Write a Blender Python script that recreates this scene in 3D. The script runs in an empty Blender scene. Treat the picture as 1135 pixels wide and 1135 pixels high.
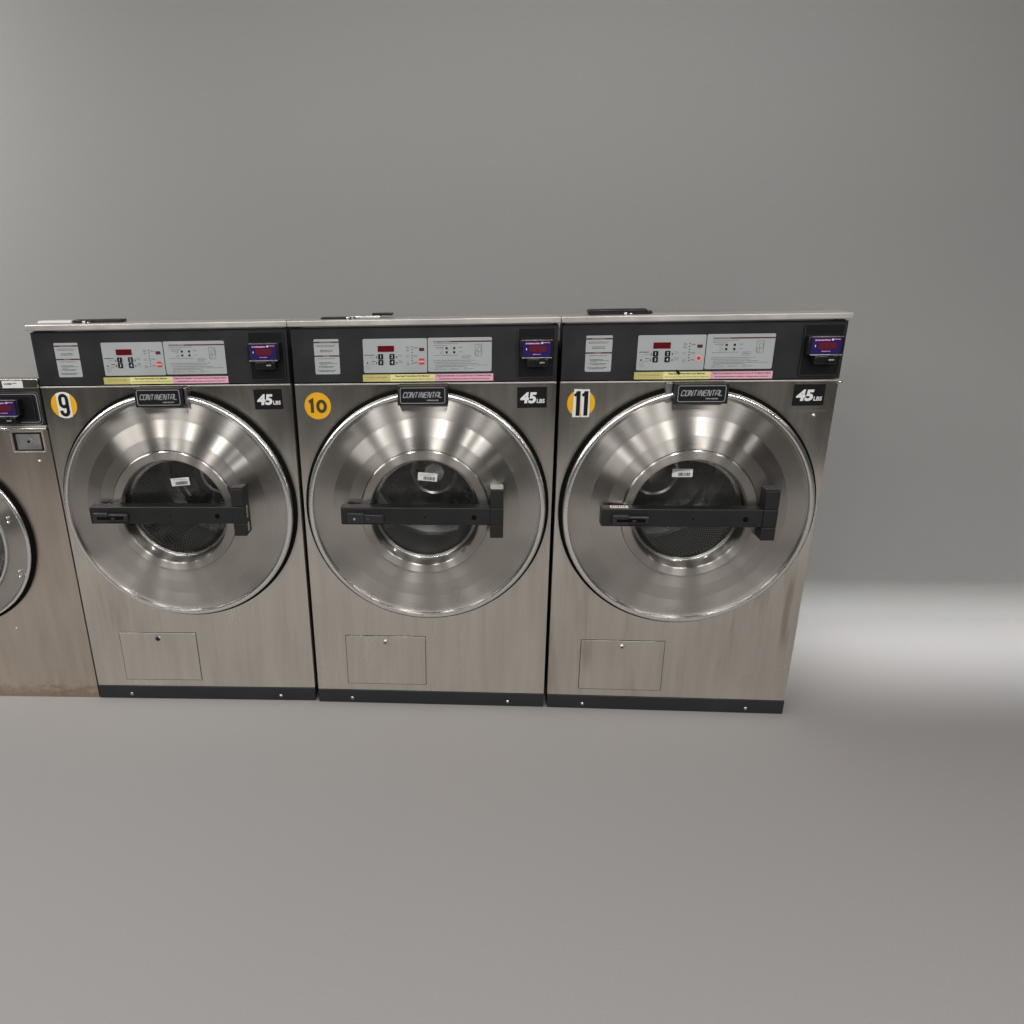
import bpy, bmesh, math, random
from mathutils import Vector, Matrix
random.seed(7)
S = bpy.context.scene
COL = S.collection
PI = math.pi

# ---------------------------------------------------------------- materials
def newmat(name):
    m = bpy.data.materials.new(name); m.use_nodes = True
    nt = m.node_tree
    return m, nt, nt.nodes['Principled BSDF']
def N(nt, t, **kw):
    n = nt.nodes.new(t)
    for k, v in kw.items():
        if k in n.inputs: n.inputs[k].default_value = v
        else: setattr(n, k, v)
    return n
def plain(name, col, rough=.5, metal=0, bump=0, bscale=300, spec=.5, var=.0, emis=None, estr=0):
    m, nt, b = newmat(name)
    b.inputs['Base Color'].default_value = (*col, 1)
    b.inputs['Roughness'].default_value = rough
    b.inputs['Metallic'].default_value = metal
    b.inputs['Specular IOR Level'].default_value = spec
    tc = N(nt, 'ShaderNodeTexCoord')
    if var:
        no = N(nt, 'ShaderNodeTexNoise', Scale=9.0, Detail=6.0)
        nt.links.new(tc.outputs['Object'], no.inputs['Vector'])
        mr = N(nt, 'ShaderNodeMapRange'); mr.inputs[1].default_value = .35; mr.inputs[2].default_value = .7
        mr.inputs[3].default_value = 1 - var; mr.inputs[4].default_value = 1 + var
        nt.links.new(no.outputs['Fac'], mr.inputs[0])
        mx = N(nt, 'ShaderNodeVectorMath', operation='SCALE'); mx.inputs[0].default_value = col
        nt.links.new(mr.outputs[0], mx.inputs['Scale']); nt.links.new(mx.outputs[0], b.inputs['Base Color'])
        mr2 = N(nt, 'ShaderNodeMapRange'); mr2.inputs[1].default_value = .35; mr2.inputs[2].default_value = .7
        mr2.inputs[3].default_value = rough * .85; mr2.inputs[4].default_value = min(1, rough * 1.2)
        nt.links.new(no.outputs['Fac'], mr2.inputs[0]); nt.links.new(mr2.outputs[0], b.inputs['Roughness'])
    if bump:
        no = N(nt, 'ShaderNodeTexNoise', Scale=float(bscale), Detail=3.0)
        nt.links.new(tc.outputs['Object'], no.inputs['Vector'])
        bp = N(nt, 'ShaderNodeBump', Strength=bump, Distance=.001)
        nt.links.new(no.outputs['Fac'], bp.inputs['Height']); nt.links.new(bp.outputs[0], b.inputs['Normal'])
    if emis:
        b.inputs['Emission Color'].default_value = (*emis, 1); b.inputs['Emission Strength'].default_value = estr
    return m

def brushed(name, col, rough=.33, aniso=.75, stains=.35, low=None):
    """flat sheet steel brushed along Z, with dull streaks and smudges"""
    m, nt, b = newmat(name)
    L = nt.links.new
    b.inputs['Metallic'].default_value = 1
    b.inputs['Anisotropic'].default_value = aniso
    tc = N(nt, 'ShaderNodeTexCoord')
    oi = N(nt, 'ShaderNodeObjectInfo')
    add = N(nt, 'ShaderNodeVectorMath', operation='ADD')
    sc = N(nt, 'ShaderNodeVectorMath', operation='SCALE'); sc.inputs['Scale'].default_value = 1.0
    cmb = N(nt, 'ShaderNodeCombineXYZ'); L(oi.outputs['Random'], cmb.inputs[1])
    sc.inputs['Scale'].default_value = 13.0
    L(cmb.outputs[0], sc.inputs[0]); L(tc.outputs['Object'], add.inputs[0]); L(sc.outputs[0], add.inputs[1])
    def noise(scale3, sc_, det=4, ro=.6):
        mp = N(nt, 'ShaderNodeMapping'); mp.inputs['Scale'].default_value = scale3
        L(add.outputs[0], mp.inputs[0])
        n = N(nt, 'ShaderNodeTexNoise', Scale=float(sc_), Detail=float(det), Roughness=ro); L(mp.outputs[0], n.inputs['Vector']); return n
    fine = noise((1, 1, .03), 420, 3)
    mid = noise((1, 1, .07), 34, 4, .6)
    big = noise((1, 1, .55), 4.5, 2, .5)
    drip = noise((1, 1, .10), 15, 3, .55)
    # colour
    r1 = N(nt, 'ShaderNodeMapRange'); r1.inputs[1].default_value = .55; r1.inputs[2].default_value = .8; r1.inputs[3].default_value = 0; r1.inputs[4].default_value = 1
    L(drip.outputs['Fac'], r1.inputs[0])
    r2 = N(nt, 'ShaderNodeMapRange'); r2.inputs[1].default_value = .45; r2.inputs[2].default_value = .72; L(big.outputs['Fac'], r2.inputs[0])
    mul = N(nt, 'ShaderNodeMath', operation='MULTIPLY'); L(r1.outputs[0], mul.inputs[0]); L(r2.outputs[0], mul.inputs[1])
    mul2 = N(nt, 'ShaderNodeMath', operation='MULTIPLY'); L(mul.outputs[0], mul2.inputs[0]); mul2.inputs[1].default_value = stains * 2
    mx = N(nt, 'ShaderNodeMix', data_type='RGBA'); mx.clamp_factor = True
    L(mul2.outputs[0], mx.inputs[0]); mx.inputs[6].default_value = (*col, 1); mx.inputs[7].default_value = (col[0]*.60, col[1]*.53, col[2]*.46, 1)
    rr = N(nt, 'ShaderNodeMapRange'); rr.inputs[1].default_value = .3; rr.inputs[2].default_value = .7; rr.inputs[3].default_value = .91; rr.inputs[4].default_value = 1.06
    L(mid.outputs['Fac'], rr.inputs[0])
    vs = N(nt, 'ShaderNodeVectorMath', operation='SCALE'); L(mx.outputs[2], vs.inputs[0]); L(rr.outputs[0], vs.inputs['Scale'])
    last = vs.outputs[0]
    if low is not None:      # grime and rust crusted along the foot of the sheet (object z)
        sp = N(nt, 'ShaderNodeSeparateXYZ'); L(tc.outputs['Object'], sp.inputs[0])
        ns = noise((1, 1, 2.4), 22, 6, .7)
        ad = N(nt, 'ShaderNodeMath', operation='MULTIPLY_ADD'); L(ns.outputs['Fac'], ad.inputs[0]); ad.inputs[1].default_value = -.17; L(sp.outputs[2], ad.inputs[2])
        m3 = N(nt, 'ShaderNodeMapRange'); L(ad.outputs[0], m3.inputs[0]); m3.inputs[1].default_value = low - .06; m3.inputs[2].default_value = low - .10; m3.inputs[3].default_value = 0; m3.inputs[4].default_value = .45
        mx2 = N(nt, 'ShaderNodeMix', data_type='RGBA'); L(m3.outputs[0], mx2.inputs[0]); L(last, mx2.inputs[6]); mx2.inputs[7].default_value = (.27, .15, .09, 1)
        last = mx2.outputs[2]
    L(last, b.inputs['Base Color'])
    # roughness
    a = N(nt, 'ShaderNodeMapRange'); a.inputs[1].default_value = .3; a.inputs[2].default_value = .7; a.inputs[3].default_value = rough - .10; a.inputs[4].default_value = rough + .13
    L(big.outputs['Fac'], a.inputs[0])
    a2 = N(nt, 'ShaderNodeMath', operation='MULTIPLY_ADD'); L(mid.outputs['Fac'], a2.inputs[0]); a2.inputs[1].default_value = .12; L(a.outputs[0], a2.inputs[2])
    L(a2.outputs[0], b.inputs['Roughness'])
    cx = N(nt, 'ShaderNodeCombineXYZ'); cx.inputs[0].default_value = 1
    L(cx.outputs[0], b.inputs['Tangent'])
    # bump: fine brushing + slow sheet waviness
    wav = noise((1, 1, .6), 3.2, 2, .5)
    bp0 = N(nt, 'ShaderNodeBump', Strength=.35, Distance=.006); L(wav.outputs['Fac'], bp0.inputs['Height'])
    bp = N(nt, 'ShaderNodeBump', Strength=.05, Distance=.0006); L(fine.outputs['Fac'], bp.inputs['Height']); L(bp0.outputs[0], bp.inputs['Normal'])
    L(bp.outputs[0], b.inputs['Normal'])
    return m

def spun(name, col, rough=.3, aniso=.8):
    """steel turned on a lathe: grooves run round the local Y axis"""
    m, nt, b = newmat(name); L = nt.links.new
    b.inputs['Metallic'].default_value = 1
    b.inputs['Anisotropic'].default_value = aniso
    tc = N(nt, 'ShaderNodeTexCoord')
    sp = N(nt, 'ShaderNodeSeparateXYZ'); L(tc.outputs['Object'], sp.inputs[0])
    px = N(nt, 'ShaderNodeCombineXYZ'); L(sp.outputs[0], px.inputs[0]); L(sp.outputs[2], px.inputs[2])
    ln = N(nt, 'ShaderNodeVectorMath', operation='LENGTH'); L(px.outputs[0], ln.inputs[0])
    rv = N(nt, 'ShaderNodeCombineXYZ'); L(ln.outputs['Value'], rv.inputs[0])
    n1 = N(nt, 'ShaderNodeTexNoise', Scale=170.0, Detail=3.0); L(rv.outputs[0], n1.inputs['Vector'])
    n2 = N(nt, 'ShaderNodeTexNoise', Scale=7.0, Detail=1.5); L(tc.outputs['Object'], n2.inputs['Vector'])
    n3 = N(nt, 'ShaderNodeTexNoise', Scale=60.0, Detail=3.0); L(rv.outputs[0], n3.inputs['Vector'])
    mr = N(nt, 'ShaderNodeMapRange'); L(n2.outputs['Fac'], mr.inputs[0]); mr.inputs[1].default_value = .3; mr.inputs[2].default_value = .7; mr.inputs[3].default_value = rough - .05; mr.inputs[4].default_value = rough + .09
    ma = N(nt, 'ShaderNodeMath', operation='MULTIPLY_ADD'); L(n3.outputs['Fac'], ma.inputs[0]); ma.inputs[1].default_value = .03; L(mr.outputs[0], ma.inputs[2])
    L(ma.outputs[0], b.inputs['Roughness'])
    m2 = N(nt, 'ShaderNodeMapRange'); L(n1.outputs['Fac'], m2.inputs[0]); m2.inputs[1].default_value = .3; m2.inputs[2].default_value = .7; m2.inputs[3].default_value = .95; m2.inputs[4].default_value = 1.04
    vs = N(nt, 'ShaderNodeVectorMath', operation='SCALE'); vs.inputs[0].default_value = col; L(m2.outputs[0], vs.inputs['Scale'])
    L(vs.outputs[0], b.inputs['Base Color'])
    # highlights spread across the grooves: tangent points away from the axis
    nm = N(nt, 'ShaderNodeVectorMath', operation='NORMALIZE'); L(px.outputs[0], nm.inputs[0])
    vt = N(nt, 'ShaderNodeVectorTransform', vector_type='VECTOR', convert_from='OBJECT', convert_to='WORLD'); L(nm.outputs[0], vt.inputs[0])
    L(vt.outputs[0], b.inputs['Tangent'])
    bp = N(nt, 'ShaderNodeBump', Strength=.04, Distance=.0004); L(n1.outputs['Fac'], bp.inputs['Height'])
    L(bp.outputs[0], b.inputs['Normal'])
    return m

def perforated(name):
    """drum skin: staggered punched holes laid out on the UV map (metres)"""
    m, nt, b = newmat(name); L = nt.links.new
    uv = N(nt, 'ShaderNodeUVMap')
    sc = N(nt, 'ShaderNodeVectorMath', operation='SCALE'); sc.inputs['Scale'].default_value = 1/.0115; L(uv.outputs[0], sc.inputs[0])
    sp = N(nt, 'ShaderNodeSeparateXYZ'); L(sc.outputs[0], sp.inputs[0])
    fl = N(nt, 'ShaderNodeMath', operation='FLOOR'); L(sp.outputs[1], fl.inputs[0])
    md = N(nt, 'ShaderNodeMath', operation='FLOORED_MODULO'); L(fl.outputs[0], md.inputs[0]); md.inputs[1].default_value = 2
    sh = N(nt, 'ShaderNodeMath', operation='MULTIPLY_ADD'); L(md.outputs[0], sh.inputs[0]); sh.inputs[1].default_value = .5; L(sp.outputs[0], sh.inputs[2])
    fx = N(nt, 'ShaderNodeMath', operation='FRACT'); L(sh.outputs[0], fx.inputs[0])
    fy = N(nt, 'ShaderNodeMath', operation='FRACT'); L(sp.outputs[1], fy.inputs[0])
    cb = N(nt, 'ShaderNodeCombineXYZ'); L(fx.outputs[0], cb.inputs[0]); L(fy.outputs[0], cb.inputs[1])
    ds = N(nt, 'ShaderNodeVectorMath', operation='DISTANCE'); L(cb.outputs[0], ds.inputs[0]); ds.inputs[1].default_value = (.5, .5, 0)
    mr = N(nt, 'ShaderNodeMapRange'); L(ds.outputs['Value'], mr.inputs[0]); mr.inputs[1].default_value = .27; mr.inputs[2].default_value = .33
    mx = N(nt, 'ShaderNodeMix', data_type='RGBA'); L(mr.outputs[0], mx.inputs[0]); mx.inputs[6].default_value = (.004, .004, .004, 1); mx.inputs[7].default_value = (.74, .735, .72, 1)
    L(mx.outputs[2], b.inputs['Base Color'])
    b.inputs['Metallic'].default_value = .45
    b.inputs['Roughness'].default_value = .35
    bp = N(nt, 'ShaderNodeBump', Strength=.6, Distance=.002); L(mr.outputs[0], bp.inputs['Height']); L(bp.outputs[0], b.inputs['Normal'])
    return m

def glassmat(name):
    m = bpy.data.materials.new(name); m.use_nodes = True; nt = m.node_tree; nt.nodes.clear(); L = nt.links.new
    o = N(nt, 'ShaderNodeOutputMaterial'); mix = N(nt, 'ShaderNodeMixShader')
    tr = N(nt, 'ShaderNodeBsdfTransparent', Color=(.93, .94, .94, 1)); gl = N(nt, 'ShaderNodeBsdfGlossy', Roughness=.06, Color=(.9, .9, .9, 1))
    fr = N(nt, 'ShaderNodeFresnel', IOR=1.5)
    no = N(nt, 'ShaderNodeTexNoise', Scale=3.0, Detail=5.0); tc = N(nt, 'ShaderNodeTexCoord'); L(tc.outputs['Object'], no.inputs['Vector'])
    mr = N(nt, 'ShaderNodeMapRange'); L(no.outputs['Fac'], mr.inputs[0]); mr.inputs[3].default_value = .04; mr.inputs[4].default_value = .12
    L(mr.outputs[0], gl.inputs['Roughness'])
    L(fr.outputs[0], mix.inputs[0]); L(tr.outputs[0], mix.inputs[1]); L(gl.outputs[0], mix.inputs[2]); L(mix.outputs[0], o.inputs[0])
    return m

M = {}
STEEL = (.79, .75, .68)
M['steel'] = brushed('brushed_steel', STEEL, .27, .85, .4)
M['steel_stained'] = brushed('brushed_steel_stained', STEEL, .27, .85, .8)
M['steel_foot'] = brushed('brushed_steel_rusty_foot', (.68, .60, .52), .30, .6, .5, low=.035)
M['spun'] = spun('spun_steel', (.54, .512, .475), .30, 1.0)
M['rim'] = plain('polished_steel', (.90, .89, .87), .26, 1, var=.05)
M['cap'] = plain('cap_steel', (.66, .63, .59), .42, .6, var=.08)
M['screw'] = plain('zinc_screw', (.7, .69, .67), .28, 1)
M['dull'] = plain('dull_metal', (.52, .52, .51), .36, 1, .35, 90, var=.25)
M['fascia'] = plain('charcoal_fascia', (.0165, .017, .019), .45, 0, .25, 900, var=.08)
M['kick'] = plain('charcoal_kick_plate', (.017, .018, .020), .5, 0, .2, 600, var=.15)
M['plastic'] = plain('black_plastic', (.008, .008, .009), .32, 0, .1, 900)
M['bar'] = plain('charcoal_cast_paint', (.012, .012, .0125), .42, 0, .5, 700, var=.12)
M['handle'] = plain('moulded_handle', (.022, .023, .025), .3, 0, .3, 500)
M['rubber'] = plain('black_rubber', (.003, .003, .003), .8, spec=.1)
M['badge'] = plain('badge_face', (.012, .013, .016), .28, 0, .15, 900)
M['silver'] = plain('silver_print', (.52, .53, .54), .35, .5)
M['label'] = plain('pale_grey_label', (.41, .435, .435), .5, var=.04)
M['paper'] = plain('white_paper', (.78, .78, .76), .6, var=.04)
M['orangeink'] = plain('faded_orange_print', (.52, .34, .20), .5)
M['white'] = plain('white_print', (.78, .78, .77), .5)
M['ink'] = plain('dark_ink', (.010, .010, .011), .6, spec=.2)
M['greyink'] = plain('grey_ink', (.12, .125, .13), .5)
M['maroon'] = plain('maroon_print', (.10, .012, .02), .45)
M['reddisp'] = plain('red_display', (.10, .006, .010), .2, emis=(.5, .01, .02), estr=.04)
M['stop'] = plain('stop_red', (.62, .06, .05), .4)
M['stopw'] = plain('stop_white', (.78, .45, .42), .4)
M['yellow'] = plain('yellow_strip', (.86, .80, .34), .5)
M['olive'] = plain('olive_strip', (.58, .54, .18), .5, var=.12)
M['pink'] = plain('pink_strip', (.80, .42, .53), .5)
M['purpleink'] = plain('purple_ink', (.16, .03, .09), .5)
M['sticker'] = plain('amber_sticker', (.84, .43, .012), .42, var=.05)
M['olivedark'] = plain('dark_olive_ink', (.05, .045, .012), .5)
M['blue'] = plain('blue_screen', (.02, .014, .08), .25, emis=(.13, .04, .55), estr=.04)
M['redled'] = plain('red_led', (.07, .01, .02), .3, emis=(1, .02, .03), estr=.04)
M['pinkled'] = plain('pink_led', (.6, .25, .3), .3, emis=(1, .45, .5), estr=.25)
M['reddot'] = plain('red_mark', (.16, .035, .03), .4)
M['perf'] = perforated('perforated_drum')
M['drumdark'] = plain('drum_steel', (.72, .715, .70), .26, .9, var=.15)
M['glass'] = glassmat('window_glass')
M['cab'] = plain('cabinet_paint', (.10, .10, .10), .5, 0, var=.1)

def studio(name, col):
    m, nt, b = newmat(name); L = nt.links.new
    b.inputs['Roughness'].default_value = .62; b.inputs['Specular IOR Level'].default_value = .35
    tc = N(nt, 'ShaderNodeTexCoord')
    n1 = N(nt, 'ShaderNodeTexNoise', Scale=1.1, Detail=3.0); L(tc.outputs['Object'], n1.inputs['Vector'])
    n2 = N(nt, 'ShaderNodeTexNoise', Scale=160.0, Detail=2.0); L(tc.outputs['Object'], n2.inputs['Vector'])
    rp = N(nt, 'ShaderNodeMix', data_type='RGBA'); L(n1.outputs['Fac'], rp.inputs[0])
    rp.inputs[6].default_value = (col[0]*.95, col[1]*.985, col[2]*1.0, 1); rp.inputs[7].default_value = (col[0]*1.05, col[1]*1.015, col[2]*1.0, 1)
    mr = N(nt, 'ShaderNodeMapRange'); L(n2.outputs['Fac'], mr.inputs[0]); mr.inputs[1].default_value = .3; mr.inputs[2].default_value = .7; mr.inputs[3].default_value = .975; mr.inputs[4].default_value = 1.025
    vs = N(nt, 'ShaderNodeVectorMath', operation='SCALE'); L(rp.outputs[2], vs.inputs[0]); L(mr.outputs[0], vs.inputs['Scale'])
    L(vs.outputs[0], b.inputs['Base Color'])
    bp = N(nt, 'ShaderNodeBump', Strength=.08, Distance=.001); L(n2.outputs['Fac'], bp.inputs['Height']); L(bp.outputs[0], b.inputs['Normal'])
    return m
M['floor'] = studio('studio_floor', (.325, .311, .305))
M['wall'] = studio('studio_wall', (.318, .314, .306))

# ---------------------------------------------------------------- mesh builder
class MB:
    def __init__(s): s.bm = bmesh.new(); s.mats = []; s.uv = None
    def mi(s, k):
        if k not in s.mats: s.mats.append(k)
        return s.mats.index(k)
    def _add(s, b2, k, mat=None, smooth=False):
        if mat is not None: bmesh.ops.transform(b2, matrix=mat, verts=b2.verts)
        i = s.mi(k); vm = {}
        for v in b2.verts: vm[v] = s.bm.verts.new(v.co)
        for f in b2.faces:
            try: nf = s.bm.faces.new([vm[v] for v in f.verts])
            except ValueError: continue
            nf.material_index = i; nf.smooth = smooth or f.smooth
        b2.free(); return s
    def box(s, x0, x1, y0, y1, z0, z1, k, bev=0, seg=2, mat=None):
        b = bmesh.new(); bmesh.ops.create_cube(b, size=1)
        for v in b.verts: v.co = Vector(((x0+x1)/2 + v.co.x*(x1-x0), (y0+y1)/2 + v.co.y*(y1-y0), (z0+z1)/2 + v.co.z*(z1-z0)))
        if bev: 
            r = bmesh.ops.bevel(b, geom=b.edges[:], offset=bev, segments=seg, affect='EDGES', profile=.5)
            for f in r['faces']: f.smooth = True
        return s._add(b, k, mat)
    def rrect(s, x0, x1, z0, z1, yf, yb, r, k, mat=None, skew=0):
        """rounded-corner plate facing -Y; yf front, yb back"""
        b = bmesh.new(); pts = []
        for cx, cz, a0 in ((x1-r, z1-r, 0), (x0+r, z1-r, 90), (x0+r, z0+r, 180), (x1-r, z0+r, 270)):
            for t in range(7 if r > 0 else 1):
                a = math.radians(a0 + t*15); pts.append((cx + r*math.cos(a), cz + r*math.sin(a)))
        f = [b.verts.new((x, yf, z)) for x, z in pts]; g = [b.verts.new((x, yb, z)) for x, z in pts]
        b.faces.new(f[::-1]); b.faces.new(g)
        n = len(pts)
        for i in range(n): b.faces.new((f[i], f[(i+1) % n], g[(i+1) % n], g[i]))
        bmesh.ops.recalc_face_normals(b, faces=b.faces[:])
        return s._add(b, k, mat)
    def rframe(s, x0, x1, z0, z1, w, yf, yb, r, k, mat=None):
        b = bmesh.new()
        def loop(o):
            p = []
            rr = max(r - o, .0005)
            for cx, cz, a0 in ((x1-r, z1-r, 0), (x0+r, z1-r, 90), (x0+r, z0+r, 180), (x1-r, z0+r, 270)):
                for t in range(7):
                    a = math.radians(a0 + t*15); p.append((cx + rr*math.cos(a), cz + rr*math.sin(a)))
            return p
        A, B = loop(0), loop(w); n = len(A)
        af = [b.verts.new((x, yf, z)) for x, z in A]; bf = [b.verts.new((x, yf, z)) for x, z in B]
        ab = [b.verts.new((x, yb, z)) for x, z in A]; bb = [b.verts.new((x, yb, z)) for x, z in B]
        for i in range(n):
            j = (i+1) % n
            b.faces.new((af[i], af[j], bf[j], bf[i])); b.faces.new((af[i], ab[i], ab[j], af[j])); b.faces.new((bf[i], bf[j], bb[j], bb[i]))
        bmesh.ops.recalc_face_normals(b, faces=b.faces[:])
        return s._add(b, k, mat)
    def disc(s, cx, cz, r, yf, yb, k, n=32, mat=None, dome=0, rz=None):
        b = bmesh.new(); rz = rz or r
        f = [b.verts.new((cx + r*math.cos(2*PI*i/n), yf, cz + rz*math.sin(2*PI*i/n))) for i in range(n)]
        g = [b.verts.new((v.co.x, yb, v.co.z)) for v in f]
        for i in range(n): b.faces.new((f[i], f[(i+1) % n], g[(i+1) % n], g[i]))
        if dome:
            h = [b.verts.new((cx + .6*(v.co.x-cx), yf - dome*.75, cz + .6*(v.co.z-cz))) for v in f]
            c = b.verts.new((cx, yf - dome, cz))
            for i in range(n): b.faces.new((f[(i+1) % n], f[i], h[i], h[(i+1) % n])).smooth = True; b.faces.new((h[(i+1) % n], h[i], c)).smooth = True
        else: b.faces.new(f[::-1])
        bmesh.ops.recalc_face_normals(b, faces=b.faces[:])
        return s._add(b, k, mat)
    def lathe(s, prof, k, n=160, smooth=True, uvlen=False):
        """prof: list of (r, y); axis = local Y"""
        i = s.mi(k); rows = []
        p2 = [prof[0]]          # support loops keep the flats flat and the creases crisp
        for a, c in zip(prof, prof[1:]):
            d = math.hypot(c[0]-a[0], c[1]-a[1])
            if d > .006 and not uvlen:
                q = .0012/d; p2 += [(a[0]+(c[0]-a[0])*q, a[1]+(c[1]-a[1])*q), (c[0]-(c[0]-a[0])*q, c[1]-(c[1]-a[1])*q)]
            p2.append(c)
        prof = p2
        if uvlen and s.uv is None: s.uv = s.bm.loops.layers.uv.new('UVMap')
        for r, y in prof: rows.append([s.bm.verts.new((r*math.cos(2*PI*t/n), y, r*math.sin(2*PI*t/n))) for t in range(n)])
        d = 0
        for a in range(len(prof)-1):
            dl = math.hypot(prof[a+1][0]-prof[a][0], prof[a+1][1]-prof[a][1])
            R = max(prof[a][0], prof[a+1][0])
            for t in range(n):
                u = (t+1) % n
                f = s.bm.faces.new((rows[a][t], rows[a][u], rows[a+1][u], rows[a+1][t])); f.material_index = i; f.smooth = smooth
                if uvlen:
                    cc = (t, t+1, t+1, t); dd = (d, d, d+dl, d+dl)
                    Rq = round(2*PI*R/.0115)*.0115/(2*PI)
                    for lp, c_, e_ in zip(f.loops, cc, dd): lp[s.uv].uv = (c_/n*2*PI*Rq, e_)
            d += dl
        return s
    def text(s, txt, x, z, h, y, k, width=None, bold=0, shear=0, align='CENTER', mat=None, depth=.0003):
        c = bpy.data.curves.new('t', 'FONT'); c.body = txt; c.size = 1; c.offset = bold; c.shear = shear; c.align_x = 'LEFT'; c.resolution_u = 3
        o = bpy.data.objects.new('t', c); COL.objects.link(o)
        dg = bpy.context.evaluated_depsgraph_get(); dg.update()
        me = bpy.data.meshes.new_from_object(o.evaluated_get(dg)); bpy.data.objects.remove(o); bpy.data.curves.remove(c)
        b = bmesh.new(); b.from_mesh(me); bpy.data.meshes.remove(me)
        if not b.verts: b.free(); return s
        xs = [v.co.x for v in b.verts]; zs = [v.co.y for v in b.verts]; w = max(xs)-min(xs); hh = max(zs)-min(zs)
        sz = h/hh; sx = (width/w) if width else sz
        x0 = {'CENTER': x - w*sx/2, 'LEFT': x, 'RIGHT': x - w*sx}[align]
        for v in b.verts: v.co = Vector((x0 + (v.co.x-min(xs))*sx, y, z + (v.co.y-min(zs)-hh/2)*sz))
        for f in b.faces: f.smooth = False
        return s._add(b, k, mat)
    def scribble(s, x0, x1, z, h, y, k, rnd, gap=.25):
        """a line of print too small to read: short dashes of uneven length"""
        x = x0
        while x < x1:
            w = rnd.uniform(.0015, .006); e = min(x+w, x1)
            s.box(x, e, y, y+.0002, z-h/2*rnd.uniform(.6, 1), z+h/2*rnd.uniform(.6, 1), k); x = e + rnd.uniform(.0006, .0014)
        return s
    def obj(s, name, parent=None, loc=None):
        me = bpy.data.meshes.new(name); s.bm.to_mesh(me); s.bm.free()
        for k in s.mats: me.materials.append(M[k])
        o = bpy.data.objects.new(name, me); COL.objects.link(o)
        if loc: o.location = loc
        if parent: o.parent = parent
        return o
def _strokes(self, polys, w, y, k, tf=lambda p: p, closed=()):
    b = bmesh.new()
    for pi, P in enumerate(polys):
        P = [Vector(p) for p in P]; n = len(P); cl = pi in closed; Lf = []; Rt = []
        for i in range(n):
            a = P[i-1] if (i > 0 or cl) else None; c = P[(i+1) % n] if (i < n-1 or cl) else None
            d1 = (P[i]-a).normalized() if a is not None else None; d2 = (c-P[i]).normalized() if c is not None else None
            d1 = d1 if d1 is not None else d2; d2 = d2 if d2 is not None else d1
            n1 = Vector((-d1.y, d1.x)); n2 = Vector((-d2.y, d2.x)); mm = (n1+n2)
            mm = mm.normalized() if mm.length > 1e-6 else n1
            q = w/2/max(.45, mm.dot(n1)); Lf.append(P[i]+mm*q); Rt.append(P[i]-mm*q)
        vl = [b.verts.new((tf(p)[0], y - pi*.00004, tf(p)[1])) for p in Lf]; vr = [b.verts.new((tf(p)[0], y - pi*.00004, tf(p)[1])) for p in Rt]
        for i in range(n if cl else n-1):
            j = (i+1) % n; b.faces.new((vl[i], vr[i], vr[j], vl[j]))
    for f in b.faces:
        f.normal_update()
        if f.normal.y > 0: f.normal_flip()
    return self._add(b, k)
MB.strokes = _strokes
def arc(cx, cy, rx, ry, a0, a1, n=10): return [(cx+rx*math.cos(math.radians(a0+(a1-a0)*t/n)), cy+ry*math.sin(math.radians(a0+(a1-a0)*t/n))) for t in range(n+1)]
GL = {'C': [[(1, .78), (.93, 1), (.18, 1), (0, .82), (0, .18), (.18, 0), (.93, 0), (1, .2)]], 'O': [[(.18, 1), (.82, 1), (1, .82), (1, .18), (.82, 0), (.18, 0), (0, .18), (0, .82), (.18, 1)]],
      'N': [[(0, 0), (0, 1), (.25, 1), (.78, 0), (1, 0), (1, 1)]], 'T': [[(0, 1), (1, 1)], [(.5, .93), (.5, 0)]], 'I': [[(.5, 0), (.5, 1)]],
      'E': [[(1, 1), (.18, 1), (0, .82), (0, .18), (.18, 0), (1, 0)], [(.1, .52), (.85, .52)]], 'A': [[(0, 0), (0, .62), (.3, 1), (1, 1), (1, 0)], [(.08, .36), (.92, .36)]], 'L': [[(0, 1), (0, .18), (.18, 0), (1, 0)]]}
def wordmark(m, word, x0, x1, z0, z1, w, y, k, shear=.3, w2=0, k2=None):
    adv = [.45 if c == 'I' else 1.0 for c in word]; tot = sum(adv) + .34*(len(word)-1); u = (x1-x0-(z1-z0)*shear)/tot; x = x0
    for c, a in zip(word, adv):
        ww = u*a; wx = ww if c != 'I' else ww*.02
        off = x if c != 'I' else x+ww*.5
        polys = [[(off+px_*wx, py_*(z1-z0)) for px_, py_ in p] for p in GL[c]]
        tf = lambda p: (p[0]+p[1]*shear, z0+p[1])
        m.strokes(polys, w, y, k, tf)
        if w2: m.strokes(polys, w2, y-.0002, k2, tf)
        x += u*(a+.34)
def rotp(cx, cz, deg): return Matrix.Translation((cx, 0, cz)) @ Matrix.Rotation(math.radians(deg), 4, 'Y') @ Matrix.Translation((-cx, 0, -cz))
def thing(name, loc, rz, label, cat, group=None):
    o = bpy.data.objects.new(name, None); COL.objects.link(o); o.location = loc; o.rotation_euler = (0, 0, rz); o.empty_display_size = .1
    o['label'] = label; o['category'] = cat
    if group: o['group'] = group
    return o
def smooth_sharp(o, ang=35):
    me = o.data; b = bmesh.new(); b.from_mesh(me)
    for e in b.edges:
        if len(e.link_faces) == 2 and e.calc_face_angle(0) > math.radians(ang): e.smooth = False
    b.to_mesh(me); b.free()

HW = .387; H = 1.264; ZS = 1.1027; ZK = .0512; DZ = .7125
DEPTH = .68

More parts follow.
